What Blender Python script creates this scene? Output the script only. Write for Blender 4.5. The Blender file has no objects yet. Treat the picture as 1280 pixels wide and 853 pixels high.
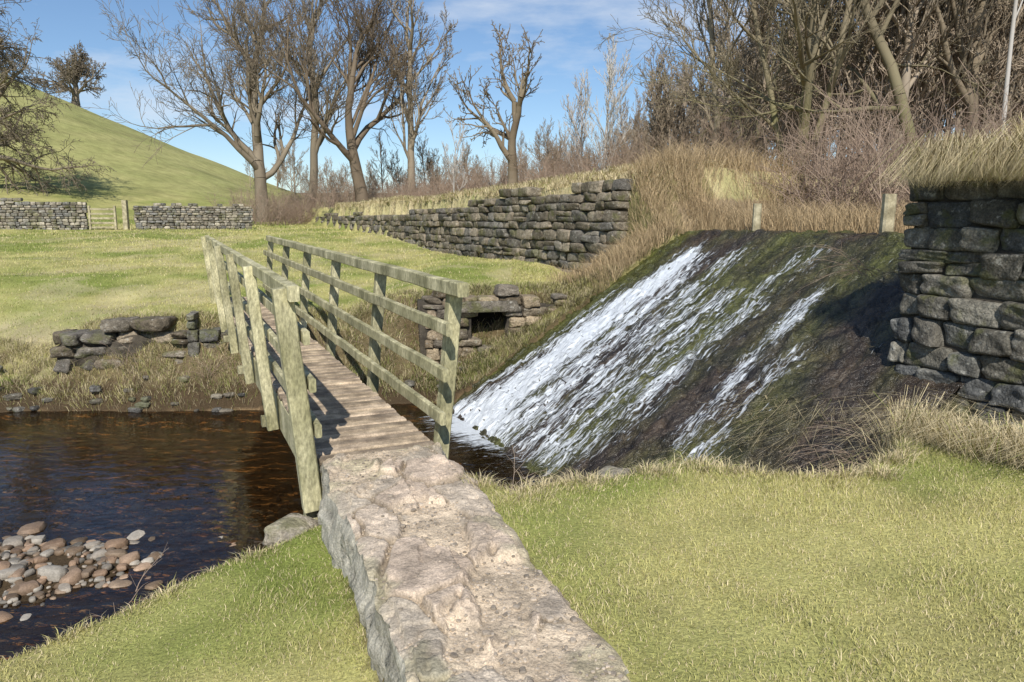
import bpy, math, random
import numpy as np
from mathutils import Vector
rng=np.random.default_rng(11); random.seed(11)
sc=bpy.context.scene
# ---------------------------------------------------------------- noise
def h2(ix,iy,s):
    n=(ix.astype(np.int64)*374761393+iy.astype(np.int64)*668265263+s*97463477)&0xFFFFFFFF
    n=((n^(n>>13))*1274126177)&0xFFFFFFFF
    return ((n^(n>>16))&0xFFFFFF)/float(0xFFFFFF)
def vn(x,y,s=0):
    x=np.asarray(x,float);y=np.asarray(y,float)
    ix=np.floor(x);iy=np.floor(y);fx=x-ix;fy=y-iy
    fx=fx*fx*(3-2*fx);fy=fy*fy*(3-2*fy)
    a=h2(ix,iy,s);b=h2(ix+1,iy,s);c=h2(ix,iy+1,s);d=h2(ix+1,iy+1,s)
    return a+(b-a)*fx+(c-a)*fy+(a-b-c+d)*fx*fy
def fbm(x,y,s=0,o=4):
    r=0;w=.5
    for i in range(o):
        r=r+w*(vn(x*2**i,y*2**i,s+i*17)-.5)*2;w*=.5
    return r
def ss(e0,e1,x):
    t=np.clip((x-e0)/(e1-e0),0,1);return t*t*(3-2*t)
# ---------------------------------------------------------------- mesh helper
def mk(name,v,f,mat=None,smooth=False,col=None,parent=None,uv=None,attrs=None):
    v=np.asarray(v,np.float32);f=np.asarray(f,np.int32)
    me=bpy.data.meshes.new(name)
    me.vertices.add(len(v));me.vertices.foreach_set('co',v.ravel())
    k=f.shape[1]
    me.loops.add(f.size);me.loops.foreach_set('vertex_index',f.ravel())
    me.polygons.add(len(f));me.polygons.foreach_set('loop_start',np.arange(len(f),dtype=np.int32)*k)
    me.update(calc_edges=True)
    if smooth: me.polygons.foreach_set('use_smooth',np.ones(len(f),bool))
    if col is not None:
        ca=me.color_attributes.new('Col','FLOAT_COLOR','POINT')
        c=np.ones((len(v),4),np.float32);c[:,:3]=col;ca.data.foreach_set('color',c.ravel())
    if attrs:
        for n,a in attrs.items():
            at=me.attributes.new(n,'FLOAT','POINT');at.data.foreach_set('value',np.asarray(a,np.float32).ravel())
    ob=bpy.data.objects.new(name,me);sc.collection.objects.link(ob)
    if mat: me.materials.append(mat)
    if parent: ob.parent=parent
    return ob
def empty(name):
    e=bpy.data.objects.new(name,None);sc.collection.objects.link(e);return e
def gridfaces(nu,nv):
    i=np.arange((nu-1)*(nv-1));r=i//(nv-1);c=i%(nv-1);a=r*nv+c
    return np.stack([a,a+nv,a+nv+1,a+1],1)
# ---------------------------------------------------------------- materials
def M(name,rough=.9,c=None,c2=None,scale=4,detail=5,var=.35,bump=.4,bscale=30,bdist=.02,spec=.3,stretch=(1,1,1),tint=False,fine=120,finevar=.2,lichen=0,moss=0):
    m=bpy.data.materials.new(name);m.use_nodes=True;nt=m.node_tree;N=nt.nodes;L=nt.links
    b=N['Principled BSDF'];b.inputs['Roughness'].default_value=rough;b.inputs['Specular IOR Level'].default_value=spec
    tc=N.new('ShaderNodeTexCoord');mp=N.new('ShaderNodeMapping');mp.inputs['Scale'].default_value=stretch
    L.new(tc.outputs['Object'],mp.inputs['Vector'])
    def noise(s,d):
        n=N.new('ShaderNodeTexNoise');n.inputs['Scale'].default_value=s;n.inputs['Detail'].default_value=d;n.inputs['Roughness'].default_value=.62
        L.new(mp.outputs[0],n.inputs['Vector']);return n
    if c is None:
        at=N.new('ShaderNodeVertexColor');at.layer_name='Col';base=at.outputs['Color']
        n1=noise(scale,detail) if var else None
    else:
        n1=noise(scale,detail)
        mx=N.new('ShaderNodeMix');mx.data_type='RGBA'
        r=N.new('ShaderNodeMapRange');r.inputs[1].default_value=.35;r.inputs[2].default_value=.65;L.new(n1.outputs['Fac'],r.inputs[0])
        L.new(r.outputs[0],mx.inputs['Factor']);mx.inputs['A'].default_value=(*c,1);mx.inputs['B'].default_value=(*(c2 or c),1);base=mx.outputs['Result']
        if tint:
            at=N.new('ShaderNodeVertexColor');at.layer_name='Col';vm=N.new('ShaderNodeVectorMath');vm.operation='MULTIPLY';L.new(base,vm.inputs[0]);L.new(at.outputs['Color'],vm.inputs[1]);base=vm.outputs[0]
    def mul(src,n,v,lo=.3,hi=.7):
        r=N.new('ShaderNodeMapRange');r.inputs[1].default_value=lo;r.inputs[2].default_value=hi;r.inputs[3].default_value=1-v;r.inputs[4].default_value=1+v
        L.new(n.outputs['Fac'],r.inputs[0])
        vm=N.new('ShaderNodeVectorMath');vm.operation='SCALE';L.new(src,vm.inputs[0]);L.new(r.outputs[0],vm.inputs['Scale']);return vm.outputs[0]
    if var: base=mul(base,n1,var)
    if finevar: base=mul(base,noise(fine,3),finevar)
    for amt,sc_,lo,colr in((lichen,14,.60,(.42,.41,.36,1)),(moss,2.6,.54,(.12,.125,.035,1))):
        if amt:
            n4=noise(sc_,4);r=N.new('ShaderNodeMapRange');r.inputs[1].default_value=lo;r.inputs[2].default_value=lo+.07;r.inputs[4].default_value=amt;L.new(n4.outputs['Fac'],r.inputs[0])
            mx=N.new('ShaderNodeMix');mx.data_type='RGBA';L.new(r.outputs[0],mx.inputs['Factor']);L.new(base,mx.inputs['A']);mx.inputs['B'].default_value=colr;base=mx.outputs['Result']
    L.new(base,b.inputs['Base Color'])
    if bump:
        n3=noise(bscale,5);bp=N.new('ShaderNodeBump');bp.inputs['Strength'].default_value=bump;bp.inputs['Distance'].default_value=bdist
        L.new(n3.outputs['Fac'],bp.inputs['Height']);L.new(bp.outputs[0],b.inputs['Normal'])
    return m
mGround=M('ground_turf',rough=.95,scale=1.3,var=.22,bump=.6,bscale=45,bdist=.03,fine=70,finevar=.35,spec=.1)
mBlade=M('grass_blades',rough=.7,var=0,bump=0,finevar=0,spec=.2)
mStone=M('gritstone',rough=.92,scale=7,var=.5,bump=1.0,bscale=18,bdist=.045,fine=60,finevar=.4,spec=.2,lichen=.55,moss=.5)
mPath=M('worn_path_stone',rough=.9,scale=9,var=.25,bump=.8,bscale=34,bdist=.018,fine=110,finevar=.35,spec=.2)
mWood=M('weathered_rail_wood',rough=.85,c=(.30,.28,.15),c2=(.46,.42,.26),scale=5,var=.35,bump=.6,bscale=34,bdist=.010,stretch=(1,1,.4),fine=60,finevar=.4,tint=True)
mDeck=M('weathered_deck_wood',rough=.85,c=(.26,.20,.14),c2=(.42,.33,.23),scale=6,var=.3,bump=.6,bscale=50,bdist=.008,fine=90,finevar=.3,tint=True)
mBark=M('bark',rough=.95,var=0,bump=0,finevar=0,spec=.1)
mDark=M('dark_mortar',rough=1,c=(.05,.042,.032),c2=(.09,.075,.055),bump=.6)
mBlack=M('culvert_painted_shade',rough=1,c=(.012,.010,.008),c2=(.02,.016,.012),bump=.3)  # near-black colour stands in for the shade inside the culvert
mRiver=M('river_pebble',rough=.6,scale=10,var=.3,bump=.4,bscale=40,bdist=.01,fine=90,finevar=.2)
mWeir=M('wet_weir_stone',rough=.26,scale=5,var=.5,bump=1.0,bscale=17,bdist=.045,fine=50,finevar=.5,spec=.6)
# water
def water_mat():
    m=bpy.data.materials.new('stream_water');m.use_nodes=True;nt=m.node_tree;N=nt.nodes;L=nt.links;N.remove(N['Principled BSDF'])
    tr=N.new('ShaderNodeBsdfTransparent');tr.inputs[0].default_value=(.88,.68,.44,1)
    df=N.new('ShaderNodeBsdfDiffuse');df.inputs[0].default_value=(.085,.045,.017,1)
    gl=N.new('ShaderNodeBsdfGlossy');gl.inputs['Roughness'].default_value=.02
    fr=N.new('ShaderNodeFresnel');fr.inputs['IOR'].default_value=1.40
    tc=N.new('ShaderNodeTexCoord');n=N.new('ShaderNodeTexNoise');n.inputs['Scale'].default_value=2.8;n.inputs['Detail'].default_value=4
    mp=N.new('ShaderNodeMapping');mp.inputs['Scale'].default_value=(1,1.8,1);L.new(tc.outputs['Object'],mp.inputs[0]);L.new(mp.outputs[0],n.inputs['Vector'])
    bp=N.new('ShaderNodeBump');bp.inputs['Strength'].default_value=.26;bp.inputs['Distance'].default_value=.06;L.new(n.outputs['Fac'],bp.inputs['Height'])
    L.new(bp.outputs[0],gl.inputs['Normal']);L.new(bp.outputs[0],fr.inputs['Normal'])
    a=N.new('ShaderNodeMixShader');a.inputs[0].default_value=.10;L.new(tr.outputs[0],a.inputs[1]);L.new(df.outputs[0],a.inputs[2])
    b=N.new('ShaderNodeMixShader');L.new(fr.outputs[0],b.inputs[0]);L.new(a.outputs[0],b.inputs[1]);L.new(gl.outputs[0],b.inputs[2])
    L.new(b.outputs[0],N['Material Output'].inputs['Surface']);return m
mWater=water_mat()
def foam_mat():
    m=bpy.data.materials.new('falling_water_foam');m.use_nodes=True;nt=m.node_tree;N=nt.nodes;L=nt.links
    b=N['Principled BSDF'];b.inputs['Base Color'].default_value=(.74,.78,.82,1);b.inputs['Roughness'].default_value=.35
    ga=N.new('ShaderNodeAttribute');ga.attribute_name='ca';gb=N.new('ShaderNodeAttribute');gb.attribute_name='cb';ge=N.new('ShaderNodeAttribute');ge.attribute_name='env'
    def tex(sa,sb,d):
        cx=N.new('ShaderNodeCombineXYZ')
        for g,s,i in((ga,sa,0),(gb,sb,1)):
            mm=N.new('ShaderNodeMath');mm.operation='MULTIPLY';mm.inputs[1].default_value=s;L.new(g.outputs['Fac'],mm.inputs[0]);L.new(mm.outputs[0],cx.inputs[i])
        n=N.new('ShaderNodeTexNoise');n.inputs['Scale'].default_value=1;n.inputs['Detail'].default_value=d;n.inputs['Roughness'].default_value=.65
        n.inputs['Distortion'].default_value=.5
        L.new(cx.outputs[0],n.inputs['Vector']);return n.outputs['Fac']
    t1=tex(11,1.5,6);t2=tex(40,9,4)
    def ma(op,x,y):
        mm=N.new('ShaderNodeMath');mm.operation=op
        for i,q in enumerate((x,y)):
            if isinstance(q,(int,float)): mm.inputs[i].default_value=q
            else: L.new(q,mm.inputs[i])
        return mm.outputs[0]
    s=ma('ADD',ma('MULTIPLY',t1,2.0),ma('MULTIPLY',t2,1.6))
    s=ma('ADD',s,ge.outputs['Fac'])
    r=N.new('ShaderNodeMapRange');r.inputs[1].default_value=2.22;r.inputs[2].default_value=2.62;L.new(s,r.inputs[0])
    L.new(r.outputs[0],b.inputs['Alpha'])
    bp=N.new('ShaderNodeBump');bp.inputs['Strength'].default_value=.9;bp.inputs['Distance'].default_value=.05;L.new(t2,bp.inputs['Height']);L.new(bp.outputs[0],b.inputs['Normal'])
    return m
mFoam=foam_mat()
# ---------------------------------------------------------------- site geometry (a = along dam, b = across dam)
def ab(x,y):
    dx=x+1.02;dy=y-11.4;return -.42*dx+.907*dy,.907*dx+.42*dy
def xy(a,b): return -1.02-.42*a+.907*b,11.4+.907*a+.42*b
def yedge(x): return np.interp(x,[-60,-12,-6,-4,-2.42,-1.81,-1.35,-1.0,-.6,-.25,.0,.5,1.2,1.8,2.3,2.7,3.1,3.5,4,60],[-4,-2,.6,2.1,3.2,3.81,4.3,4.75,4.75,4.45,4.2,4.45,4.7,4.6,4.6,5.0,5.8,6.6,8,40])
def yfar(x): return np.interp(x,[-80,-30,-12,-8,-4.5,-2.5,-1.2,0,10],[8,9.5,11,11.35,11.4,11.8,12.1,12.3,13])
def xcen(y): return .04-.364*(y-2.37)
def phw(y): return np.interp(y,[0,2.4,3.3,4.4,5.2],[.40,.41,.40,.45,.43])
def weirz(b): return -1.4+.602*np.clip(b,-1,4.6)
def terrain(x,y,detail=True):
    x=np.asarray(x,float);y=np.asarray(y,float)
    a,b=ab(x,y);d=x-xcen(y)
    wob=.12*fbm(x*1.7,y*1.7,5,3)
    side=ss(-.42,-.34,d)
    z0=(-.30-.08*np.clip(-d-.4,0,3))*(1-side)+side*(-.01)
    z0=z0-.42*ss(1.5,.2,2.47-b)*ss(-4.6,-5.6,a)*(b<2.7)
    z0=z0+.035*fbm(x*.9,y*.9,9,3)+.012*fbm(x*5,y*5,10,2)
    z0=z0-.14*ss(.36,.28,np.abs(d))
    bed=-1.68+.10*fbm(x*1.2,y*1.2,3,3)+.18*ss(8.6,6,y)+.15*np.exp(-(((x+4.4)/1.3)**2+((y-6.3)/1.0)**2))+.05*fbm(x*4,y*4,4,3)
    f=y-yedge(x)+wob
    zn=z0+(bed-z0)*ss(-.05,.75,f)
    g=y-yfar(x)+wob*2
    p1=np.interp(g,[-.4,-.3,0,.3,.5,.85,1.2,1.8,3,6,10,19,40,100],[-9,-1.8,-1.42,-1.05,-.75,-.25,-.05,.0,.05,.28,.5,1.0,1.4,2])
    p2=np.interp(g,[-.4,-.3,0,.3,.7,1.3,2.0,3,4.5,6,10,19,40,100],[-9,-1.8,-1.42,-1.15,-1.0,-.62,-.42,-.15,.08,.28,.5,1.0,1.4,2])
    w=ss(-6.6,-8.2,x);zf=p1*(1-w)+p2*w
    zf=zf+.38*ss(-3.2,-1.5,x)*ss(.7,1.2,g)*ss(12,4,g)
    zf=zf+.09*fbm(x*.6,y*.6,21,3)*ss(.5,2,g)+.16*fbm(x*3,y*3,22,3)*ss(0,.4,g)*ss(2.2,.8,g)
    z=np.maximum(zn,zf)
    hl=.43*np.log1p(np.exp(np.clip((-x-19)/4,-20,20)))*4
    hl=hl*ss(24,72,y)*(1-ss(82,130,y))
    hl=np.minimum(hl,26)
    z=z+hl+.35*fbm(x*.12,y*.12,31,4)*ss(30,60,y)
    zw=weirz(b)
    inw=(b>-.35)&(a<.1)&(a>-6.25)&(b<5.1)
    z=np.where(inw,zw-.4,z)
    strip=np.maximum(zw+.10+.10*fbm(x*2.5,y*2.5,44,3),z)
    ws=ss(1.9,.9,a)*(a>=.1)*ss(-.3,.2,b)
    z=z*(1-ws)+strip*ws
    top=2.32+.18*fbm(x*.35,y*.35,51,3)+.32*ss(4.3,5.6,b)*ss(16,6,a)
    top=top-.9*ss(9,14,b)
    wl=ss(.3,1.7,a)
    back=1.33*(1-wl)+top*wl
    back=back+.14*np.clip(b-13,0,60)*ss(0,20,y)
    wb=ss(4.22,4.4,b)*np.where(a<1.0,(b>5.1)|(a>.1),1.0)*(1-ss(45,75,a))*(a>-6.25)
    z=z*(1-wb)+back*wb
    mass=2.08+.20*fbm(x*1.4,y*1.4,61,3)+.55*ss(2.8,3.9,b)+.14*np.clip(b-13,0,60)
    wm=ss(2.72,2.85,b)*ss(-6.15,-6.3,a)
    z=z*(1-wm)+mass*wm
    return z
def axis(lo,d0,d1,hi,st,gr=1.055):
    c=list(np.arange(d0,d1,st));s=st;p=d0
    L=[]
    while p>lo: s*=gr;p-=s;L.append(p)
    R=[];s=st;p=c[-1]
    while p<hi: s*=gr;p+=s;R.append(p)
    return np.array(L[::-1]+c+R)
X=axis(-420,-9,6,420,.06);Y=axis(-60,1.2,15.5,700,.06)
gx,gy=np.meshgrid(X,Y,indexing='ij');gx=gx.ravel();gy=gy.ravel();gz=terrain(gx,gy)
gz=np.where(gy>200,gz+20*ss(200,600,gy),gz)
GREEN=np.array([.205,.240,.058]);YEL=np.array([.43,.39,.155]);STRAW=np.array([.54,.45,.27]);SOIL=np.array([.10,.07,.04]);BED=np.array([.34,.23,.12])
def lerp(A,B,t): return A*(1-t[:,None])+B*t[:,None]
def gmap(x,y): return np.clip(.50+1.5*fbm(x*.8,y*.8,71,5)+.55*fbm(x*.15,y*.15,72,3),0,1)
def gcol(x,y,z,sl):
    a,b=ab(x,y)
    t=gmap(x,y)
    c=lerp(np.tile(GREEN,(len(x),1)),YEL,t*.9)
    hillm=ss(2.2,4,z)*(x<-12)*(y>30);c=lerp(c,np.array([.36,.34,.14]),hillm*.65)
    c=c*(1-.28*hillm*ss(-.1,.5,fbm(x*.5,y*.25,88,5)))[:,None]
    dry=np.clip(.5+fbm(x*.9,y*.9,81,4)*1.4,0,1)
    c=lerp(c,STRAW*.85,ss(.62,.95,dry)*(y>11)*(y<40)*.45)
    bank=ss(.2,-.5,z)*(y>9)*(y<15);c=lerp(c,STRAW*.75,np.clip(bank*dry,0,1))
    emb=((b>4.0)&(a>-.2)).astype(float)*ss(60,20,y);c=lerp(c,STRAW,emb*np.clip(.45+dry*.5,0,1))
    strip=((a>=.05)&(a<1.9)&(b>-.2)&(b<6)).astype(float);c=lerp(c,np.array([.17,.15,.06]),strip*.9)
    wood=((b>5)&(a<1)).astype(float);c=lerp(c,np.array([.24,.18,.12]),wood*.9)
    c=lerp(c,np.array([.26,.2,.13]),ss(9,14,b)*.85)
    rm=((b>2.7)&(a<-6.1)).astype(float);c=lerp(c,STRAW,rm*.8)
    steep=ss(.5,1.1,sl)*(z<.45)*(y<16);c=lerp(c,SOIL,steep*.85)
    c=lerp(c,SOIL*.7,(z<-1.0)*(z>-1.45)*1.0)
    near=ss(-1.40,-1.47,z);c=lerp(c,BED*(.5+1.0*vn(x*12,y*12,3))[:,None],near)
    return c
nx,ny=len(X),len(Y);Z2=gz.reshape(nx,ny)
dzx=np.gradient(Z2,X,axis=0);dzy=np.gradient(Z2,Y,axis=1);sl=np.hypot(dzx,dzy).ravel()
mk('ground',np.stack([gx,gy,gz],1),gridfaces(nx,ny),mGround,True,gcol(gx,gy,gz,sl))
mk('stream_water',[(-70,-8,-1.4),(4.2,-8,-1.4),(4.2,14,-1.4),(-70,14,-1.4)],[(0,1,2,3)],mWater)
# ---------------------------------------------------------------- weir
def worley(px,py,sx,sy,seed,ja=.85):
    ix=np.floor(px/sx);iy=np.floor(py/sy);d1=np.full(px.shape,9e9);d2=d1.copy();idv=np.zeros(px.shape)
    for i in(-1,0,1):
        for j in(-1,0,1):
            cx=ix+i;cy=iy+j
            off=.5*(np.mod(cy,2))
            qx=(cx+.5+off-.25+(h2(cx,cy,seed)-.5)*ja)*sx;qy=(cy+.5+(h2(cx,cy,seed+1)-.5)*ja)*sy
            dd=np.hypot((px-qx)/sx,(py-qy)/sy);r=h2(cx,cy,seed+2)
            n=dd<d1;d2=np.where(n,d1,np.minimum(d2,dd));idv=np.where(n,r,idv);d1=np.where(n,dd,d1)
    return d1,d2,idv
def weir_surface(a,b):
    aw=a+.08*fbm(a*3,b*3,61,3);bw=b+.1*fbm(a*3,b*3,62,3)
    d1,d2,r=worley(aw,bw,.15,.24,5)
    step=np.mod(bw*2.4+.5*r+.6*fbm(a*1.1,b*.6,63,3),1)
    z=weirz(b)+.03*(r-.5)+.018*ss(0,.25,d2-d1)-.01+.05*fbm(a*1.5,b*1.5,91,4)+.045*step+.03*fbm(a*7,b*7,92,4)
    return z,d2-d1,r
A=np.arange(-6.6,.16,.025);B=np.arange(-.45,5.5,.025)
ga,gb=np.meshgrid(A,B,indexing='ij');ga=ga.ravel();gb=gb.ravel()
wz,cr,rr=weir_surface(ga,gb);wx,wy=xy(ga,gb)
mo=np.clip(.40+1.7*fbm(ga*1.6,gb*.6,95,4)+.55*ss(-.5,0,ga)+.25*ss(-4.3,-5.6,ga)*ss(3.5,1,gb),0,1)
c=lerp(np.tile([.066,.047,.031],(len(ga),1)),np.array([.028,.023,.018]),np.clip(rr*.6+.4*vn(ga*5,gb*3,4),0,1))
c=lerp(c,np.array([.085,.092,.020]),mo*.75)
c=c*(.7+.3*ss(0,.2,cr))[:,None]*(.6+.8*vn(ga*14,gb*4,6))[:,None]
mk('stone_weir',np.stack([wx,wy,wz],1),gridfaces(len(A),len(B)),mWeir,True,c)
A=np.arange(-5.7,.1,.03);B=np.arange(-1.3,4.9,.03)
ga,gb=np.meshgrid(A,B,indexing='ij');ga=ga.ravel();gb=gb.ravel()
wz,cr,rr=weir_surface(ga,gb);wx,wy=xy(ga,gb)
wz=np.where(gb<.03,-1.388,np.maximum(wz+.018,-1.388))
def stream(c0,c1,w0,w1,s,b0,b1):
    t=np.clip((4.6-gb)/4.6,0,1);cc=c0+(c1-c0)*t+.16*fbm(gb*1.2,gb*0+c0*7,5,3);w=w0+(w1-w0)*t
    return s*np.exp(-np.abs((ga-cc)/w)**2.2)*ss(b1+.2,b1-.5,gb)*ss(b0-.5,b0+.5,gb)
env=np.zeros(len(ga))-.02
for p in [(-.80,-1.0,.27,.72,1.0,-.2,4.3),(-1.1,-1.9,.15,.75,.64,-.1,4.2),(-.26,-.2,.05,.12,.55,.3,3.4),(-1.7,-2.7,.25,.8,.56,-.1,3.7),
          (-2.4,-3.1,.3,.6,.50,-.1,3.6),(-3.0,-3.6,.14,.42,.55,.3,3.7),(-3.7,-4.7,.12,.24,.60,.9,3.8),(-1.9,-2.0,.3,.35,.46,3.0,4.5),(-4.3,-5.1,.14,.3,.42,.6,2.9),(-3.2,-3.4,.3,.4,.42,2.4,4.4),(-2.6,-2.7,.08,.14,.60,1.0,3.4)]:
    env=np.maximum(env,stream(*p))
env=env+.50*np.exp(-((gb+.15)/.45)**2)*ss(-3.0,-1.3,ga)*ss(.1,-.2,ga)
env=np.where((ga>.0)|(gb<-1.2),-1,env)
mk('waterfall',np.stack([wx,wy,wz],1),gridfaces(len(A),len(B)),mFoam,True,attrs={'ca':ga,'cb':gb,'env':env})
# ---------------------------------------------------------------- stones
def template(n):
    V=[];F=[];o=0
    l=np.linspace(-1,1,n+1);l=np.sign(l)*np.abs(l)**.8;u,w=np.meshgrid(l,l,indexing='ij');u=u.ravel();w=w.ravel()
    for ax in range(3):
        for sgn in(1,-1):
            P=np.zeros((len(u),3));P[:,ax]=sgn;P[:,(ax+1)%3]=u;P[:,(ax+2)%3]=w
            f=gridfaces(n+1,n+1)
            if sgn<0: f=f[:,::-1]
            V.append(P);F.append(f+o);o+=len(P)
    return np.concatenate(V),np.concatenate(F)
class Stones:
    def __init__(s,n,k): s.T,s.F=template(n);s.k=k;s.V=[];s.FF=[];s.C=[];s.o=0
    def add(s,c,half,ux,uy,uz,col,rough=.06,k=None,skew=.08):
        k=k or s.k
        P=s.T;P=P/((np.abs(P)**k).sum(1)**(1/k))[:,None]
        j=rng.uniform(-skew,skew,(3,3));P=P+(P[:,[1,2,0]]*P[:,[2,0,1]])@j*1.0+P@(rng.uniform(-.05,.05,(3,3)))
        ph=rng.uniform(0,6.28,6);fr=rng.uniform(1.5,4.5,6)
        nz=np.sin(P[:,0]*fr[0]+ph[0])*np.sin(P[:,1]*fr[1]+ph[1])+.6*np.sin(P[:,2]*fr[2]*1.7+ph[2]+P[:,0]*3)+.5*np.sin(P[:,0]*fr[3]*2.3+P[:,2]*5+ph[3])*np.sin(P[:,1]*6+ph[4])
        P=P*(1+rough*nz)[:,None]
        W=c+np.outer(P[:,0]*half[0],ux)+np.outer(P[:,1]*half[1],uy)+np.outer(P[:,2]*half[2],uz)
        s.V.append(W);s.FF.append(s.F+s.o);s.o+=len(W);s.C.append(np.tile(col,(len(W),1)))
    def make(s,name,mat,parent=None): return mk(name,np.concatenate(s.V),np.concatenate(s.FF),mat,True,np.concatenate(s.C),parent)
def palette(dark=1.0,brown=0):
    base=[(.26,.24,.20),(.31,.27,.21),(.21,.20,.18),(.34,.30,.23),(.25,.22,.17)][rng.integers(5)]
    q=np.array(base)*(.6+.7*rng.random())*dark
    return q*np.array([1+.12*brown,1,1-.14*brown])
def wall(name,p0,p1,zb,zt,ch,lr,n=4,depth=.25,batter=.0,dark=1.0,k=12,gap=.97,jit=.02,mat=None,skip=None,rag=.1,parent=None,rough=.03,core=.07,brown=0,skew=.08,split=.16,hv=(.75,1.3)):
    p0=np.array(p0,float);p1=np.array(p1,float);L=np.linalg.norm(p1-p0);d=(p1-p0)/L;nrm=np.array([d[1],-d[0]])
    e=parent or empty(name);S=Stones(n,k)
    zmin=min(zb(t) for t in np.linspace(0,L,20));zmax=max(zt(t) for t in np.linspace(0,L,20));z=zmin
    while z<zmax:
        h=ch*rng.uniform(*hv);s=-rng.uniform(0,lr[0])
        while s<L:
            l=rng.uniform(*lr)
            s0=max(s,rng.uniform(-.04,.04));s1=min(s+l,L+rng.uniform(-.03,.03));m=(s0+s1)/2;l2=s1-s0
            if l2>.4*lr[0] and z+h>zb(m) and z+h*.6<zt(m)+rng.uniform(-rag,rag) and not(skip and skip(m,z+h/2)):
                parts=[(z,h)]
                if h>ch*.95 and rng.random()<split: q=rng.uniform(.4,.6);parts=[(z,h*q),(z+h*q,h*(1-q))]
                for zz,hh in parts:
                    out=-(zz-zmin)*batter+rng.uniform(-jit,jit)
                    ctr=np.array([*(p0+d*m+nrm*(out-depth)),zz+hh/2+rng.uniform(-.04,.04)*hh])
                    tl=rng.uniform(-.035,.035)
                    ux=np.array([d[0],d[1],tl]);uz=np.array([-d[0]*tl,-d[1]*tl,1.]);uy=np.array([nrm[0],nrm[1],0])
                    S.add(ctr,(l2/2*gap*1.02,depth,hh/2*gap*1.02),ux,uy,uz,palette(dark,brown),rough,skew=skew)
            s+=l
        z+=h
    S.make('stones',mat or mStone,e)
    ts=np.linspace(0.06,L-.06,24);V=[]
    for t in ts:
        zo=zb(t)-.1;zz=max(zt(t)-ch*.6-rag,zo+.05)
        q=p0+d*t-nrm*core;q2=p0+d*t-nrm*(depth*2.0)
        V+=[(*(q-nrm*batter*(zo-zmin)),zo),(*(q-nrm*batter*(zz-zmin)),zz),(*(q2-nrm*batter*(zz-zmin)),zz),(*q2,zo)]
    F=[]
    if skip is None:
        for i in range(len(ts)-1):
            for j in range(4): F.append((4*i+j,4*i+(j+1)%4,4*i+4+(j+1)%4,4*i+4+j))
        F.append((0,1,2,3));F.append((4*len(ts)-4,4*len(ts)-1,4*len(ts)-2,4*len(ts)-3))
        mk('wall_core',V,F,mDark,False,None,e)
    return e
C0=xy(-5.78,2.40);C1=xy(-13,2.40)
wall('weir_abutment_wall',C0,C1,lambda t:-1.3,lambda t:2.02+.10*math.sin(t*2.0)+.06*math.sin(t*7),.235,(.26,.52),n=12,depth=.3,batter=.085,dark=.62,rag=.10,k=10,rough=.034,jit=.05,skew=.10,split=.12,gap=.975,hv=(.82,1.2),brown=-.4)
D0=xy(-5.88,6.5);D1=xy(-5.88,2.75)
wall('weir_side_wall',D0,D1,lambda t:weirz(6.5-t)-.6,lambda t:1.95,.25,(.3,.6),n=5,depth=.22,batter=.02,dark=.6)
E0=xy(34,3.97);E1=xy(1.5,3.97)
def ez(t):
    a=34-t;return 2.16+.06*math.sin(a*.9)+.05*math.sin(a*2.7)+.16*max(0,min(1,(7.5-a)/.6))-.36*max(0,min(1,(a-7)/10))
def eb(t):
    a=34-t
    x,y=xy(a,3.8);return float(terrain(np.array([x]),np.array([y]))[0])-.15
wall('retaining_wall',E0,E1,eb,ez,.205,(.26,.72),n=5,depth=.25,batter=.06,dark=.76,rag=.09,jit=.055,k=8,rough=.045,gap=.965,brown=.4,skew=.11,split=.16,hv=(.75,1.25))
def tz(x,y): return float(terrain(np.array([x]),np.array([y]))[0])
def field(name,p0,p1,h):
    L=math.dist(p0,p1)
    def zb(t):
        u=t/L;return tz(p0[0]+(p1[0]-p0[0])*u,p0[1]+(p1[1]-p0[1])*u)-.05
    return wall(name,p0,p1,zb,lambda t:zb(t)+h,.12,(.14,.34),n=2,depth=.22,dark=1.1,rag=.05,jit=.04,k=5,gap=1.0)
field('drystone_wall',(-32,27.5),(-18.6,32.8),1.3)
field('drystone_wall',(-16.9,33.6),(-12.6,36.5),1.2)
# culvert outlet with a dark square opening
cu=empty('culvert_outlet')
def skp(t,z): return .75<t<1.45 and -.62<z<.10
wall('culvert_outlet',(-1.45,12.42),(1.0,12.95),lambda t:-.95,lambda t:.36+.05*math.sin(t*5)-.10*max(0,t-1.6),.18,(.2,.5),n=6,depth=.22,dark=.75,rag=.06,skip=skp,parent=cu,k=7,rough=.05,jit=.04,brown=1,skew=.12)
cd_=np.array([2.45,.53]);cd_/=np.linalg.norm(cd_);cn=np.array([cd_[1],-cd_[0]])
def cb(t,o,z): q=np.array([-1.45,12.42])+cd_*t+cn*o;return (*q,z)
V=[];F=[]
def box(t0,t1,o0,o1,z0,z1):
    n=len(V);V.extend([cb(t,o,z) for t in(t0,t1) for o in(o0,o1) for z in(z0,z1)])
    F.extend([(n,n+1,n+3,n+2),(n+4,n+6,n+7,n+5),(n,n+4,n+5,n+1),(n+2,n+3,n+7,n+6),(n,n+2,n+6,n+4),(n+1,n+5,n+7,n+3)])
box(-.1,.78,-.08,-.6,-1.2,.22);box(1.42,2.4,-.08,-.6,-1.2,.12)
mk('wall_core',V,F,mDark,parent=cu)
V=[];F=[];box(.65,1.5,-.42,-1.6,-1.1,.18);mk('culvert_shade_block',V,F,mBlack,parent=cu)  # solid block behind the opening, its shade painted in as near-black
S=Stones(8,12);ux=np.array([*cd_,0]);uy=np.array([*cn,0]);uz=np.array([0,0,1.])
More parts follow.
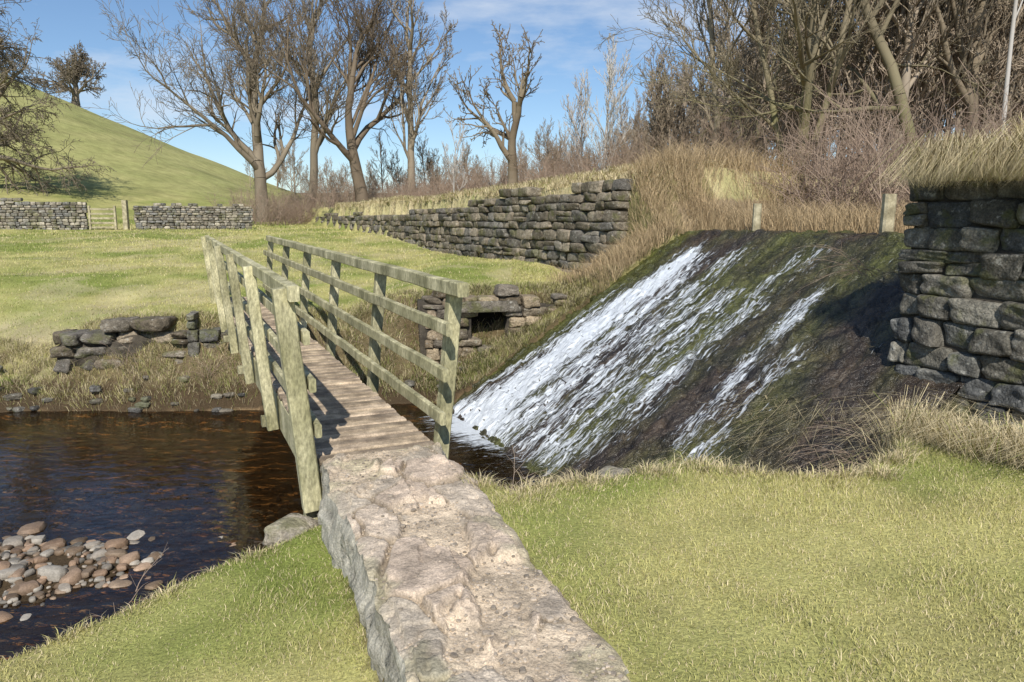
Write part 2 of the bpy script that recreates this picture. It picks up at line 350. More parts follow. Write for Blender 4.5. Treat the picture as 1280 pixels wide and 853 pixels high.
S.add(np.array(cb(1.1,-.17,.13)),(.52,.24,.095),ux,uy,uz,palette(.7),.03);S.make('lintel',mStone,cu)
wall('bank_revetment',(-7.5,11.82),(-5.2,11.98),lambda t:-.85,lambda t:-.08+.08*math.sin(t*6)-.25*max(0,.6-t),.17,(.22,.6),n=6,depth=.3,dark=.7,rag=.16,jit=.10,k=5,rough=.075,skew=.15,brown=.6)
wall('bridge_abutment',(-5.35,11.95),(-3.6,12.35),lambda t:-1.5,lambda t:-.08,.22,(.3,.6),n=6,depth=.3,dark=.7,rag=.07,jit=.06,k=7,rough=.05)
# ---------------------------------------------------------------- stone causeway: worn flat slabs with grit-filled joints
nS,nT=640,130
s=np.linspace(0,1,nS);t=np.linspace(-1,1,nT);S_,T_=np.meshgrid(s,t,indexing='ij');S_=S_.ravel();T_=T_.ravel()
yend=4.80+.34*(T_+1)/2;py=.9+(yend-.9)*S_
lat=T_*phw(py)
sid=np.sign(T_);eb_=.045*(h2(np.floor(py*2.7+sid*.37),sid,3)-.5)+.05*fbm(py*3.1,sid*9.0,101,5)
px=xcen(py)+lat+sid*eb_*np.abs(T_)**3
wxp=lat+.035*fbm(px*6,py*6,3,4);wyp=py+.035*fbm(px*6,py*6,7,4)
d1,d2,r=worley(wxp,wyp,.36,.42,31,.9);e1,e2_,r2=worley(wxp+3,wyp+5,.10,.12,37,.95)
joint=ss(.10,.03,d2-d1+.03*fbm(px*12,py*12,2,3))
sand=np.clip(ss(.10,.26,fbm(px*2.8,py*1.6,57,5)+.30*ss(.7,.15,np.abs(T_+.35*fbm(py*1.1,py*0,55,3)))-.12),0,1)
hst=.034*(r-.35)+.05*(r-.5)*np.clip((wxp/.36)%1-.5,-.5,.5)
ledge=.012*ss(.0,.05,fbm(px*5,py*4,39,4))+.008*ss(.05,.1,fbm(px*7+4,py*6,49,4))
stn=hst+ledge+.004*(r2-.5)+.006*fbm(px*22,py*22,34,3)
grit=-.014+.010*fbm(px*9,py*9,36,4)+.006*fbm(px*40,py*40,38,2)
mixg=np.clip(np.maximum(joint,sand),0,1)
pz=.02+stn*(1-mixg)+grit*mixg-.02*np.abs(T_)**14
sandy=np.array([.60,.48,.34]);rock=np.array([.47,.40,.31]);pink=np.array([.58,.46,.35])
pc=lerp(np.tile(rock,(len(px),1)),pink,r);pc=lerp(pc,sandy,mixg*.85)
pc=pc*(1-.42*joint*(1-sand))[:,None]
grn=ss(.25,.5,fbm(px*3+4,py*3,66,4)+.25*np.abs(T_)**6);pc=lerp(pc,np.array([.30,.30,.17]),grn*.4)
pc=pc*(.92+.50*fbm(px*9,py*9,3,5))[:,None]
V=[np.stack([px,py,pz],1)];F=[gridfaces(nS,nT)];Cc=[pc];o=len(px)
def skirt(idx,depth,outx,outy,bump=.045):
    global o
    P=V[0][idx];rows=44;R=[];CC=[]
    for q in range(rows+1):
        u=(q/rows)**1.3;Q=P.copy();Q[:,2]=P[:,2]*(1-u)+(-depth)*u
        l=P[:,0]*1.0+P[:,1]
        e1,e2,er=worley(l+.05*fbm(l*4,Q[:,2]*4,5,3),Q[:,2]+.04*fbm(l*4,Q[:,2]*4,8,3),.24,.11,77,.8)
        off=(bump*(er-.3)+.025*ss(0,.15,e2-e1)+.045*fbm(l*5,Q[:,2]*8,13,4))*min(1,u*14)
        Q[:,0]+=outx*off;Q[:,1]+=outy*off;R.append(Q);k=(.5+.5*ss(0,.12,e2-e1))
        CC.append(np.array([.42,.39,.32])*(k*(.7+.4*er))[:,None])
    R=np.array(R);f=gridfaces(rows+1,len(idx))+o;V.append(R.reshape(-1,3));F.append(f);Cc.append(np.array(CC).reshape(-1,3));o+=len(idx)*(rows+1)
skirt(np.arange(nS)*nT,1.8,-.93,-.34)
skirt(np.arange(nS)*nT+nT-1,1.8,.93,.34)
skirt((nS-1)*nT+np.arange(nT),1.8,-.42,.9)
mk('stone_path',np.concatenate(V),np.concatenate(F),mPath,True,np.concatenate(Cc))
# loose grit on the path
S=Stones(2,2.5);ii=rng.choice(len(px),1500,p=(mixg+.08)/(mixg+.08).sum())
for i in ii:
    if abs(T_[i])>.93: continue
    q=rng.uniform(.003,.008)*(2.0 if rng.random()<.06 else 1);an=rng.uniform(0,6.28)
    S.add(np.array([px[i],py[i],pz[i]+q*.2]),(q*1.3,q,q*.7),np.array([math.cos(an),math.sin(an),0]),np.array([-math.sin(an),math.cos(an),0]),np.array([0,0,1.]),np.array([.42,.35,.27])*rng.uniform(.5,1.3),.06)
S.make('path_grit',mRiver)
# ---------------------------------------------------------------- footbridge
br=empty('wooden_footbridge')
O=np.array([-1.28,4.80]);e2=np.array([-.421,.907]);n2=np.array([.907,.421])
def bp_(s,t,z): q=O+e2*s+n2*t;return Vector((q[0],q[1],z+.012*s))
def beams(name,L,mat,parent,bev=.008,tv=.25):
    import bmesh
    bm=bmesh.new();cols=[]
    for p0,p1,w,h,up in L:
        p0=Vector(p0);p1=Vector(p1);d=(p1-p0);ln=d.length;d.normalize();sx=d.cross(Vector(up)).normalized();uz=sx.cross(d).normalized()
        ns=max(1,int(ln/.35));rings=[];tt=random.uniform(1-tv,1+tv)
        for i in range(ns+1):
            c=p0+d*ln*i/ns+sx*random.uniform(-.004,.004)+uz*random.uniform(-.004,.004)
            ring=[]
            b=min(bev,w*.3,h*.3)
            for a_,b_ in((-w/2+b,-h/2),(w/2-b,-h/2),(w/2,-h/2+b),(w/2,h/2-b),(w/2-b,h/2),(-w/2+b,h/2),(-w/2,h/2-b),(-w/2,-h/2+b)):
                ring.append(bm.verts.new(c+sx*a_+uz*b_));cols.append((tt,tt,tt*random.uniform(.96,1.04),1))
            rings.append(ring)
        for i in range(ns):
            for j in range(8): bm.faces.new((rings[i][j],rings[i][(j+1)%8],rings[i+1][(j+1)%8],rings[i+1][j]))
        bm.faces.new(rings[0][::-1]);bm.faces.new(rings[-1])
    bmesh.ops.recalc_face_normals(bm,faces=bm.faces)
    me=bpy.data.meshes.new(name);bm.to_mesh(me);bm.free()
    ca=me.color_attributes.new('Col','FLOAT_COLOR','POINT');ca.data.foreach_set('color',np.array(cols,np.float32).ravel())
    ob=bpy.data.objects.new(name,me);sc.collection.objects.link(ob);me.materials.append(mat);ob.parent=parent;return ob
LEN=10.3;sp=2.05
P=[]
for i in range(6):
    s_=.02+i*sp
    w=.125 if i==0 else .10
    P.append((bp_(s_,-.075,-.34),bp_(s_,-.21,1.17),w,w*.95,(e2[0],e2[1],0)))
    P.append((bp_(s_+.12,.875,-.30),bp_(s_+.12,1.02,1.10),.10,.10,(e2[0],e2[1],0)))
beams('posts',P,mWood,br,tv=.15)
R=[]
for z in(.22,.53,.85):
    o1=.09*z/1.1
    R.append((bp_(-.05,-.005-o1,z),bp_(LEN,-.005-o1,z),.045,.095,(0,0,1)))
    R.append((bp_(-.12+.0,.805+o1,z),bp_(LEN,.805+o1,z),.045,.095,(0,0,1)))
R.append((bp_(-.12,-.15,1.14),bp_(LEN+.1,-.15,1.14),.07,.10,(0,0,1)))
R.append((bp_(-.16,.965,1.125),bp_(LEN+.1,.965,1.125),.085,.10,(0,0,1)))
beams('rails',R,mWood,br,tv=.15)
D=[];s_=.05
while s_<LEN:
    w=random.uniform(.115,.13);z=random.uniform(-.006,.006)
    D.append((bp_(s_,random.uniform(-.02,0),-.02+z),bp_(s_,random.uniform(.80,.82),-.02+z),w,.04,(0,0,1)));s_+=w+.024
beams('deck_planks',D,mDeck,br,.012,.28)
beams('stringers',[(bp_(-.05,.035,-.20),bp_(LEN,.035,-.20),.10,.30,(0,0,1)),(bp_(-.05,.77,-.20),bp_(LEN,.77,-.20),.10,.30,(0,0,1))],mWood,br,tv=.1)
beams('cross_bearers',[(bp_(s_,-.12,-.40),bp_(s_,.92,-.40),.12,.10,(0,0,1)) for s_ in(.1,2.6,5.2,7.8)],mWood,br)
gt=empty('wooden_gate')
gp0=np.array([-18.5,32.85]);gp1=np.array([-17.0,33.55]);gz0=tz(-17.8,33.2)
G=[((*gp0,gz0+.1+.2*i),(*(gp0+(gp1-gp0)*.6),gz0+.1+.2*i),.05,.09,(0,0,1)) for i in range(5)]
G+=[((*q,gz0-.1),(*q,gz0+1.05),.09,.09,(1,0,0)) for q in(gp0,gp0+(gp1-gp0)*.6)]+[((*(gp0+(gp1-gp0)*.85),gz0-.1),(*(gp0+(gp1-gp0)*.85),gz0+1.3),.2,.2,(1,0,0))]
mGate=M('gate_timber',c=(.36,.31,.19),c2=(.44,.39,.26),scale=8)
beams('bars_and_posts',G,mGate,gt)
for (x,y,z,h,w) in((5.15,10.3,1.2,.75,.16),(4.1,12.6,1.25,.62,.13)):
    e=empty('fence_post');beams('post',[((x,y,z-.2),(x+.02,y,z+h),w,w*.9,(0,1,0))],mGate,e,.03)
# ---------------------------------------------------------------- river stones
S=Stones(3,2.6)
RC=[(.30,.26,.21),(.40,.36,.30),(.30,.20,.13),(.36,.25,.17),(.20,.18,.15),(.45,.40,.33),(.26,.19,.13),(.20,.14,.09)]
NX=np.concatenate([rng.normal(-4.4,1.1,1300),rng.uniform(-7.5,-1.5,2400)]);NY=np.concatenate([rng.normal(6.2,.95,1300),rng.uniform(3.8,8.8,2400)])
NZ=terrain(NX,NY)
for x,y,z in zip(NX,NY,NZ):
    if z>-1.15: continue
    r=min(.085,.013+.015*rng.gamma(1.4,.9));an=rng.uniform(0,6.28)
    if rng.random()<.03: r*=1.8
    ux=np.array([math.cos(an),math.sin(an),.1]);uy=np.array([-math.sin(an),math.cos(an),.05])
    S.add(np.array([x,y,z+r*.3]),(r*1.2,r*.85,r*.6),ux,uy,np.array([0,0,1.]),np.array(RC[rng.integers(8)])*rng.uniform(.5,1.1),.06,skew=.14)
S.make('river_stones',mRiver)
S=Stones(8,3.5)
for (x,y,z,r,fx) in [(-1.42,4.55,-.42,.15,1.),(-1.60,4.42,-.62,.12,1.2),(.62,4.55,-.09,.12,1.9),(1.35,4.82,-.14,.12,1.6),(-6.9,12.6,-.22,.14,1.3),(-8.6,11.9,-.8,.14,1.3)]:
    an=rng.uniform(0,3);ux=np.array([math.cos(an),math.sin(an),0]);uy=np.array([-math.sin(an),math.cos(an),0])
    S.add(np.array([x,y,z]),(r*fx,r,r*.6),ux,uy,np.array([0,0,1.]),palette(1.0),.07)
for i in range(50):
    x=rng.uniform(-9,-.3);y=float(yfar(x))+rng.uniform(.0,.5);z=tz(x,y);r=rng.uniform(.03,.09)
    an=rng.uniform(0,3);ux=np.array([math.cos(an),math.sin(an),0]);uy=np.array([-math.sin(an),math.cos(an),0])
    S.add(np.array([x,y,z]),(r*1.5,r,r*.6),ux,uy,np.array([0,0,1.]),palette(.6),.07)
S.make('bank_stones',mStone)
# ---------------------------------------------------------------- grass
def blades(name,x,y,z,h,w,lean,col,az=None,droop=0,parent=None,mat=None):
    n=len(x);az=rng.uniform(0,6.283,n) if az is None else az
    fa=rng.uniform(0,6.283,n);wx=np.cos(fa)*w/2;wy=np.sin(fa)*w/2;lx=np.cos(az)*lean*h;ly=np.sin(az)*lean*h
    b0=np.stack([x-wx,y-wy,z],1);b1=np.stack([x+wx,y+wy,z],1)
    m0=np.stack([x-wx*.8+lx*.35,y-wy*.8+ly*.35,z+h*.6],1);m1=np.stack([x+wx*.8+lx*.35,y+wy*.8+ly*.35,z+h*.6],1)
    tp=np.stack([x+lx,y+ly,z+h*(1-droop)],1)
    V=np.stack([b0,b1,m0,m1,tp],1).reshape(-1,3);k=np.arange(n)[:,None]*5
    F=np.concatenate([k+[0,1,3],k+[0,3,2],k+[2,3,4]])
    return mk(name,V,F,mat or mBlade,False,np.repeat(col,5,axis=0),parent)
def gmix(x,y,strawp,n,gain=1.0):
    t=np.clip(gmap(x,y)+rng.normal(0,.22,n),0,1)
    c=lerp(np.tile(GREEN*1.15,(n,1)),YEL*1.15,t)
    s_=rng.random(n)<strawp;c[s_]=STRAW*1.1
    return c*rng.uniform(.7,1.25,n)[:,None]*gain
n=330000
x=rng.uniform(-3.6,4.6,n);y=1.6+rng.random(n)**1.0*5.0
d=np.abs(x-xcen(y));f=y-yedge(x);a,b=ab(x,y)
k=(d>phw(y)+.0+.10*fbm(x*6,y*6,4,2))&(f<.12)&(b<2.3)&(np.abs(x)<.75*y+.6)&(rng.random(n)<.35+1.1*vn(x*3,y*3,6))
x=x[k];y=y[k];n=len(x);z=terrain(x,y)-.004
patch=.5+.9*vn(x*2.5,y*2.5,8)
blades('lawn_grass',x,y,z,rng.uniform(.012,.034,n)*patch,rng.uniform(.002,.004,n),rng.uniform(.2,1.1,n),gmix(x,y,.25,n),)
n=170000
x=rng.uniform(-1,1,n);y=11.6+30*rng.random(n)**1.6;x=np.where(x<0,x*.8*y,x*.1*y);g=y-yfar(x);a,b=ab(x,y)
k=(g>1.0)&(b<3.9)&((a>1.2));x=x[k];y=y[k];n=len(x);z=terrain(x,y)-.01
blades('meadow_grass',x,y,z,rng.uniform(.02,.06,n)*(.5+y/30),rng.uniform(.006,.012,n)*(y/14),rng.uniform(.2,1.0,n),gmix(x,y,.15,n))
def tufts(cx,cy,per,rad,h,w,lean,strawp,gain=1.0,zmin=None):
    n=len(cx)*per;x=np.repeat(cx,per)+rng.normal(0,rad,n);y=np.repeat(cy,per)+rng.normal(0,rad,n);z=terrain(x,y)-.02
    if zmin is not None: z=np.maximum(z,zmin+.10*fbm(x*2.5,y*2.5,12,3))
    dx=x-np.repeat(cx,per);dy=y-np.repeat(cy,per);az=np.arctan2(dy,dx)+rng.normal(0,.6,n)
    ts=np.repeat(rng.uniform(.5,1.15,len(cx)),per)
    return x,y,z,rng.uniform(.4,1.0,n)*h*ts,rng.uniform(.6,1.2,n)*w,rng.uniform(.2,1,n)*lean,gmix(x,y,strawp,n,gain),az
def cat(L): return [np.concatenate(q) for q in zip(*L)]
T=[]
cx=rng.uniform(-10,-.2,620);cy=yfar(cx)+rng.uniform(.15,1.45,620);T.append(tufts(cx,cy,60,.08,.24,.007,1.2,.55,.75))
cx=rng.uniform(-3.6,-1.3,130);cy=yedge(cx)+rng.uniform(-.15,.25,130);T.append(tufts(cx,cy,40,.04,.10,.004,1.0,.6))
cx=rng.uniform(-.2,3.0,190);cy=yedge(cx)+rng.uniform(-.15,.3,190);T.append(tufts(cx,cy,60,.05,.14,.004,1.2,.8))
cy=rng.uniform(1.6,4.5,150);sd_=np.where(rng.random(150)<.5,-1,1);cx=xcen(cy)+sd_*(phw(cy)+rng.uniform(.03,.10,150));T.append(tufts(cx,cy,35,.025,.055,.003,1.2,.4))
T=cat(T);blades('bank_grass',T[0],T[1],T[2],T[3],T[4],T[5],T[6],az=T[7],droop=.25)
aa=rng.uniform(-11,-4.7,160);bb=2.25-rng.random(160)**1.4*1.25;cx,cy=xy(aa,bb)
T=tufts(cx,cy,220,.10,.60,.005,1.7,.92,1.0);blades('dry_grass_tussocks',*T[:7],az=T[7],droop=.6)
T=[]
aa=rng.uniform(-12,-6.0,360);bb=2.60+rng.random(360)**1.4*2;cx,cy=xy(aa,bb);T.append(tufts(cx,cy,110,.12,.48,.006,1.6,.9,1.0,zmin=1.93))
aa=rng.uniform(1.4,30,1000);bb=4.28+rng.random(1000)**1.5*3.2;cx,cy=xy(aa,bb);T.append(tufts(cx,cy,60,.10,.36,.011,1.4,.85,1.0))
aa=rng.uniform(.1,1.5,260);bb=rng.uniform(-.1,4.6,260);cx,cy=xy(aa,bb);T.append(tufts(cx,cy,60,.09,.24,.008,1.3,.45,.62))
T=cat(T);blades('embankment_dry_grass',T[0],T[1],T[2],T[3],T[4],T[5],T[6],az=T[7],droop=.5)
aa=rng.uniform(-12,-5.9,170);bb=rng.uniform(2.50,2.75,170);cx,cy=xy(aa,bb)
T=list(tufts(cx,cy,110,.09,.52,.005,1.5,.92,.95,zmin=2.02));T[7]=math.atan2(-.42,-.907)+rng.normal(0,.8,len(T[0]))
blades('overhanging_grass',*T[:7],az=T[7],droop=1.35)
T=[]
PINK=np.array([.86,.77,.74])
aa=rng.uniform(-3.6,2.2,260);bb=rng.uniform(5.2,8.6,260);k=(bb>5.6)|(aa>.1);aa=aa[k];bb=bb[k];cx,cy=xy(aa,bb);t_=list(tufts(cx,cy,60,.18,.80,.009,.8,1.0,.85))
t_[6]=t_[6]*PINK;T.append(tuple(t_))
aa=rng.uniform(-.0,1.9,150);bb=rng.uniform(3.0,5.6,150);cx,cy=xy(aa,bb);t_=list(tufts(cx,cy,50,.14,.55,.008,.9,1.0,.85));t_[6]=t_[6]*PINK;T.append(tuple(t_))
T=cat(T);blades('dead_reeds',T[0],T[1],T[2],T[3],T[4],T[5],T[6],az=T[7],droop=.15)
# ---------------------------------------------------------------- trees
def grow(seed,H,r0,lean=(0,0),levels=5,first=.25,ang=(25,55),gn=.16,up=.10,ratio=.62,kids=(8,6,5,4,3),rmin=.007,fork=0,droop=0,taper=.55,tf=.62,r1=None):
    R=random.Random(seed);seg=[]
    segs=(10,7,5,4,3,2)
    def vec(): return Vector((R.gauss(0,1),R.gauss(0,1),R.gauss(0,1)))
    def branch(p,d,L,r,lv):
        n=segs[lv];sl=L/n;pts=[p.copy()];rs=[r];dirs=[d.copy()]
        for i in range(n):
            d=(d+vec()*gn*(1.0 if lv else .45)+Vector((0,0,up if lv<4 else up-droop))).normalized()
            if lv==0: d=(d+Vector((lean[0],lean[1],0))*.08).normalized()
            p=p+d*sl*R.uniform(.85,1.15);rr=max(rmin,r*(1-(taper if lv==0 else .72)*(i+1)/n))
            seg.append((tuple(pts[-1]),tuple(p),rs[-1],rr));pts.append(p.copy());rs.append(rr);dirs.append(d.copy())
        if lv>=levels: return
        K=kids[lv];f0=first if lv==0 else .2
        rt=ratio if (lv or r1 is None) else r1
        for j in range(K):
            u=f0+(1-f0)*(j+R.random()*.8)/K;u=min(u,.999);i=int(u*n);q=pts[i].lerp(pts[i+1],u*n-i)
            ax=dirs[i+1].cross(vec()).normalized();an=math.radians(R.uniform(*ang))
            nd=(dirs[i+1]*math.cos(an)+ax*math.sin(an)).normalized()
            ll=L*rt*(1.1-.5*u)*R.uniform(.7,1.2);rad=max(rmin,rs[i]*R.uniform(.45,.7))
            branch(q,nd,ll,rad,lv+1)
        for _ in range(2 if lv<2 else 1):
            ax=dirs[-1].cross(vec()).normalized();an=math.radians(R.uniform(12,30))
            branch(pts[-1],(dirs[-1]*math.cos(an)+ax*math.sin(an)).normalized(),L*rt*R.uniform(.6,.9),rs[-1],lv+1)
    branch(Vector((0,0,-.3)),Vector((lean[0],lean[1],1)).normalized(),H*tf,r0,0)
    if fork:
        for q in range(fork):
            an=R.uniform(0,6.28);branch(Vector((0,0,H*.08*R.random())),Vector((math.cos(an)*.35,math.sin(an)*.35,1)).normalized(),H*.52,r0*.6,0 if levels<5 else 1)
    return seg
def tubes(seg,k=4):
    P0=np.array([s[0] for s in seg]);P1=np.array([s[1] for s in seg]);r0=np.array([s[2] for s in seg]);r1=np.array([s[3] for s in seg])
    Vs=[];Fs=[];o=0
    for sel,k in((r0>=.04,7),(r0<.04,3)):
        a=P0[sel];b=P1[sel];n=len(a)
        if n==0: continue
        d=b-a;d/=np.linalg.norm(d,axis=1)[:,None]+1e-9
        ref=np.where(np.abs(d[:,2:3])>.9,[[1.,0,0]],[[0,0,1.]]);u=np.cross(d,ref);u/=np.linalg.norm(u,axis=1)[:,None];v=np.cross(d,u)
        th=np.arange(k)*2*math.pi/k;ring=u[:,None,:]*np.cos(th)[None,:,None]+v[:,None,:]*np.sin(th)[None,:,None]
        A0=a[:,None]+ring*r0[sel][:,None,None];A1=b[:,None]+ring*r1[sel][:,None,None]
        V=np.concatenate([A0,A1],1).reshape(-1,3);base=np.arange(n)[:,None,None]*2*k;j=np.arange(k)
        f=np.stack([j,(j+1)%k,(j+1)%k+k,j+k],1)[None]+base
        Vs.append(V);Fs.append(f.reshape(-1,4)+o);o+=len(V)
    return np.concatenate(Vs),np.concatenate(Fs)
def treemesh(seg,c1,c2,moss=None):
    V,F=tubes(seg)
    t=vn(V[:,0]*4+V[:,1]*3,V[:,2]*2.5,5);c=lerp(np.tile(c1,(len(V),1)),np.array(c2),t)
    if moss is not None:
        c=lerp(c,np.array(moss),ss(5,1,V[:,2])*.8*vn(V[:,0]*3,V[:,2]*2,9))
    return V,F,c
B1=(.16,.13,.095);B2=(.30,.25,.18)
def tree(name,x,y,seg,c1=B1,c2=B2,moss=None,zoff=0):
    V,F,c=treemesh(seg,c1,c2,moss);ob=mk(name,V,F,mBark,True,c);ob.location=(x,y,tz(x,y)+zoff);return ob
MOSS=(.22,.21,.08)
tree('bare_ash_tree',-15.0,45,grow(1,14.5,.42,(-.05,0),5,.22,(25,55),.15,.07,.62,(9,6,5,4,2),.011))
tree('bare_ash_tree',-12.6,47,grow(2,15,.30,(.03,0),5,.3,(20,45),.13,.10,.55,(8,6,5,4,2),.011))
tree('bare_sycamore_tree',-8.0,40.5,grow(33,15,.40,(.0,0),5,.45,(25,50),.14,.09,.62,(5,6,5,4,2),.011,tf=.36,r1=1.25),(.13,.10,.07),(.22,.17,.12))
tree('bare_alder_tree',-5.6,42,grow(4,13.5,.24,(0,0),5,.25,(20,45),.13,.12,.5,(8,6,4,4,2),.011),(.26,.21,.15),(.36,.30,.22))
tree('dead_oak_tree',-.05,26.3,grow(57,7.6,.21,(.0,0),4,.5,(28,55),.20,.07,.5,(4,5,4,3),.012,tf=.36,r1=1.15,taper=.45),(.17,.13,.09),(.28,.23,.16))
tree('young_birch_tree',2.9,24,grow(6,5.2,.06,(0,0),4,.15,(20,40),.1,.14,.5,(9,5,4,3),.006),(.45,.42,.38),(.6,.56,.5))
tree('young_birch_tree',2.3,25,grow(7,4.4,.05,(0,0),4,.15,(20,40),.1,.14,.5,(9,5,4,3),.006),(.4,.36,.32),(.55,.5,.45))
tree('young_birch_tree',-1.9,25,grow(8,3.0,.035,(-.1,0),3,.15,(20,40),.1,.14,.5,(9,5,4,3),.006),(.4,.36,.32),(.55,.5,.45))
tree('mossy_ash_tree',7.6,20,grow(9,14,.17,(0,0),4,.25,(20,50),.13,.08,.5,(10,8,6,4),.006,fork=2),(.18,.15,.10),(.30,.25,.17),MOSS)
tree('mossy_ash_tree',9.9,17.8,grow(210,14,.17,(-.12,-.02),5,.25,(30,65),.16,.05,.55,(8,6,5,3,2),.006),(.13,.11,.075),(.24,.20,.13),MOSS)
tree('bare_sycamore_tree',12.2,20,grow(12,15,.18,(0,0),4,.2,(22,50),.13,.08,.52,(10,8,5,4),.006),(.18,.145,.10),(.30,.24,.165))
tree('bare_sycamore_tree',6.2,23,grow(17,11,.12,(.05,0),4,.2,(20,45),.12,.08,.48,(10,8,5,4),.006),(.22,.18,.13),(.34,.29,.21))
tree('silver_birch_tree',11.0,17.0,grow(13,15,.06,(0,0),4,.5,(20,40),.04,.14,.35,(9,5,4,3),.006),(.34,.31,.27),(.66,.62,.56))
tree('hillside_tree',-50,88,grow(14,10,.5,(0,0),5,.3,(30,65),.15,.04,.62,(7,6,5,4,2),.025,tf=.3,r1=1.2))
tree('hillside_tree',-31.5,44,grow(15,12,.4,(.05,0),5,.1,(40,80),.15,-.02,.6,(9,6,5,4,2),.014,droop=.15))
def instances(name,places,tmpl):
    e=empty(name)
    for i,(x,y,s,z) in enumerate(places):
        ob=bpy.data.objects.new('tree_%d'%i,random.choice(tmpl));sc.collection.objects.link(ob);ob.parent=e
        ob.location=(x,y,z);ob.rotation_euler=(0,0,random.uniform(0,6.28));ob.scale=(s,s,s*random.uniform(.85,1.15))
    return e
def tm(seg,c1,c2,rm=1):
    V,F,c=treemesh(seg,c1,c2);me=mk('tmp',V,F,mBark,True,c);m=me.data;bpy.data.objects.remove(me);return m
W=[tm(grow(40,12,.13,(0,0),4,.28,(20,45),.10,.09,.45,(10,6,5,3),.013),(.24,.195,.14),(.42,.345,.26)),
   tm(grow(41,11,.11,(0,0),4,.2,(22,50),.13,.08,.46,(10,6,5,3),.013,fork=1),(.22,.175,.125),(.40,.33,.24)),
   tm(grow(42,10.5,.10,(.05,0),4,.15,(22,50),.13,.08,.46,(10,6,5,3),.013,fork=1),(.30,.235,.17),(.48,.39,.29))]
pl=[]
for i in range(165):
    y=random.uniform(19,75);u=random.uniform(.14,.85);x=u*y
    if x/y<.30 and y<34: continue
    if y<24 and u<.42: continue
    s=random.uniform(.75,1.15)*(.55+.45*min(1,max(0,(u-.1)/.25)))
    pl.append((x,y,s,tz(x,y)))
instances('woodland',pl,W)
pl=[]
for i in range(70):
    y=random.uniform(70,110);u=random.uniform(-.36,.3);x=u*y;s=random.uniform(.35,.65)
    pl.append((x,y,s,tz(x,y) if x>-25 else tz(x,y)-.5))
for i in range(40):
    y=random.uniform(42,62);u=random.uniform(-.24,.2);x=u*y;pl.append((x,y,random.uniform(.3,.52),tz(x,y)))
instances('distant_tree_line',pl,W)
def bush(seed):
    seg=[];R=random.Random(seed)
    for i in range(22):
        an=R.uniform(0,6.28);p=Vector((R.gauss(0,.35),R.gauss(0,.35),-.1));d=Vector((math.cos(an)*.5,math.sin(an)*.5,1)).normalized();r=.014
        for q in range(6):
            d=(d+Vector((R.gauss(0,1),R.gauss(0,1),R.gauss(0,1)))*.18).normalized();p2=p+d*R.uniform(.2,.4);seg.append((tuple(p),tuple(p2),r,r*.8))
            for w in range(2):
                d2=(d+Vector((R.gauss(0,1),R.gauss(0,1),R.gauss(0,1)))*.6).normalized();p3=p2+d2*R.uniform(.2,.5);seg.append((tuple(p2),tuple(p3),r*.6,.004))
                p4=p3+(d2+Vector((R.gauss(0,.4),R.gauss(0,.4),R.gauss(0,.4)))).normalized()*.2;seg.append((tuple(p3),tuple(p4),.004,.003))
            p=p2;r*=.82
    return seg
Bm=[tm(bush(60+i),(.28,.20,.15),(.42,.32,.24)) for i in range(3)]
pl=[]
for i in range(100):
    a=random.uniform(4,34);b=random.uniform(7.5,13);x,y=xy(a,b);pl.append((x,y,random.uniform(.5,1.0),tz(x,y)))
for i in range(130):
    a=random.uniform(-12,2);b=random.uniform(8.0,16);x,y=xy(a,b);pl.append((x,y,random.uniform(.5,1.3),tz(x,y)))
for i in range(30):
    x=random.uniform(-16,-9);y=random.uniform(40,52);pl.append((x,y,random.uniform(.7,1.1),tz(x,y)))
instances('bramble_thicket',pl,Bm)
seg=[];R=random.Random(5)
def stems(x,y,z,n,L,bias):
    for i in range(n):
        p=Vector((x+R.gauss(0,.12),y+R.gauss(0,.12),z));an=R.uniform(0,6.28);d=Vector((math.cos(an)*.6+bias[0],math.sin(an)*.6+bias[1],1.0)).normalized();r=.0035;k=7
        for q in range(k):
            d=(d+Vector((bias[0]*.15,bias[1]*.15,-.20))+Vector((R.gauss(0,1),R.gauss(0,1),R.gauss(0,1)))*.10).normalized();p2=p+d*L/k*R.uniform(.7,1.2)
            seg.append((tuple(p),tuple(p2),r,r*.85))
            if R.random()<.45:
                d3=(d+Vector((R.gauss(0,1),R.gauss(0,1),R.gauss(0,1)))*.5).normalized();seg.append((tuple(p2),tuple(p2+d3*.10),r*.6,.001))
            p=p2;r*=.87
for (x,y,z,n,L,bias) in [(-.15,4.5,-.35,10,.5,(.1,.2)),(.1,4.5,-.25,8,.45,(-.2,.3)),(.45,4.75,-.3,8,.4,(0,.3)),(2.9,5.6,-.4,16,.8,(-.7,0)),(3.2,5.9,-.4,12,.8,(-.8,0)),(-1.55,4.6,-.8,8,.55,(-.1,.1)),(-2.2,3.9,-.6,5,.35,(-.1,.1)),(3.9,8.0,1.0,14,.7,(-.8,-.2)),(-3.2,12.0,-.6,10,.8,(0,-.3)),(-2.2,12.2,-.6,10,.8,(0,-.3)),(-6.3,11.7,-.7,14,.7,(0,-.3)),(-4.9,11.7,-.9,14,.7,(0,-.3))]: stems(x,y,z,n,L,bias)
V,F,c=treemesh(seg,(.26,.18,.13),(.42,.33,.25));mk('bramble_stems',V,F,mBark,True,c)
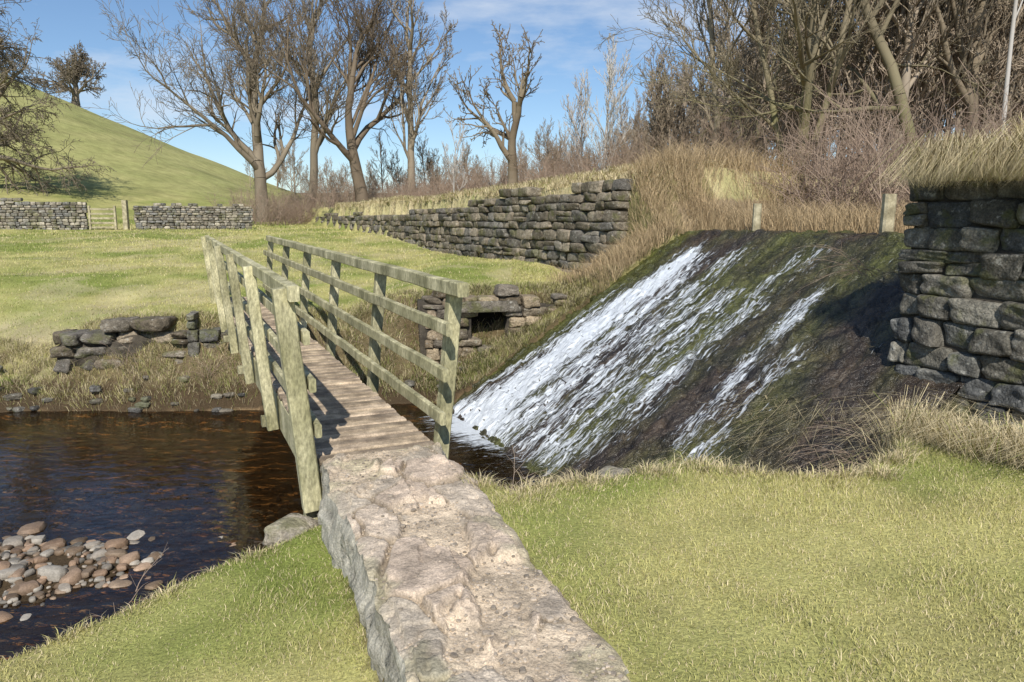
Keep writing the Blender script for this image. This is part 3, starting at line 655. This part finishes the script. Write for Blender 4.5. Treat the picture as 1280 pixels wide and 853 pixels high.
# ---------------------------------------------------------------- light, sky, camera
EL=42
w=bpy.data.worlds.new('World');sc.world=w;w.use_nodes=True;N=w.node_tree.nodes;L=w.node_tree.links
bg=N['Background'];sky=N.new('ShaderNodeTexSky');sky.sky_type='NISHITA';sky.sun_disc=False;sky.sun_elevation=math.radians(EL);sky.sun_rotation=math.radians(180);sky.air_density=1.0;sky.dust_density=.1;sky.ozone_density=5.0
tc=N.new('ShaderNodeTexCoord');mp=N.new('ShaderNodeMapping');mp.inputs['Scale'].default_value=(1.0,1.0,4);mp.inputs['Location'].default_value=(.35,0,.1);L.new(tc.outputs['Generated'],mp.inputs[0])
no=N.new('ShaderNodeTexNoise');no.inputs['Scale'].default_value=2.6;no.inputs['Detail'].default_value=8;no.inputs['Roughness'].default_value=.6;L.new(mp.outputs[0],no.inputs['Vector'])
mr=N.new('ShaderNodeMapRange');mr.inputs[1].default_value=.52;mr.inputs[2].default_value=.74;mr.inputs[4].default_value=.85;L.new(no.outputs['Fac'],mr.inputs[0])
mx=N.new('ShaderNodeMix');mx.data_type='RGBA';L.new(mr.outputs[0],mx.inputs['Factor']);L.new(sky.outputs[0],mx.inputs['A']);mx.inputs['B'].default_value=(6.6,7.1,7.8,1)
L.new(mx.outputs['Result'],bg.inputs['Color']);bg.inputs['Strength'].default_value=.118
sl_=bpy.data.lights.new('sun','SUN');sl_.energy=5.0;sl_.angle=math.radians(.5);sl_.color=(1,.96,.89)
so=bpy.data.objects.new('sun',sl_);sc.collection.objects.link(so)
sd=Vector((.0,-math.cos(math.radians(EL)),math.sin(math.radians(EL))));so.rotation_euler=sd.to_track_quat('Z','Y').to_euler()
cd=bpy.data.cameras.new('camera');co=bpy.data.objects.new('camera',cd);sc.collection.objects.link(co)
cd.lens=26;cd.sensor_width=36;cd.clip_end=3000;co.location=(0,0,1.6);co.rotation_euler=(math.radians(90-9.3),0,0);sc.camera=co
sc.view_settings.view_transform='Standard';sc.view_settings.look='None';sc.view_settings.exposure=0
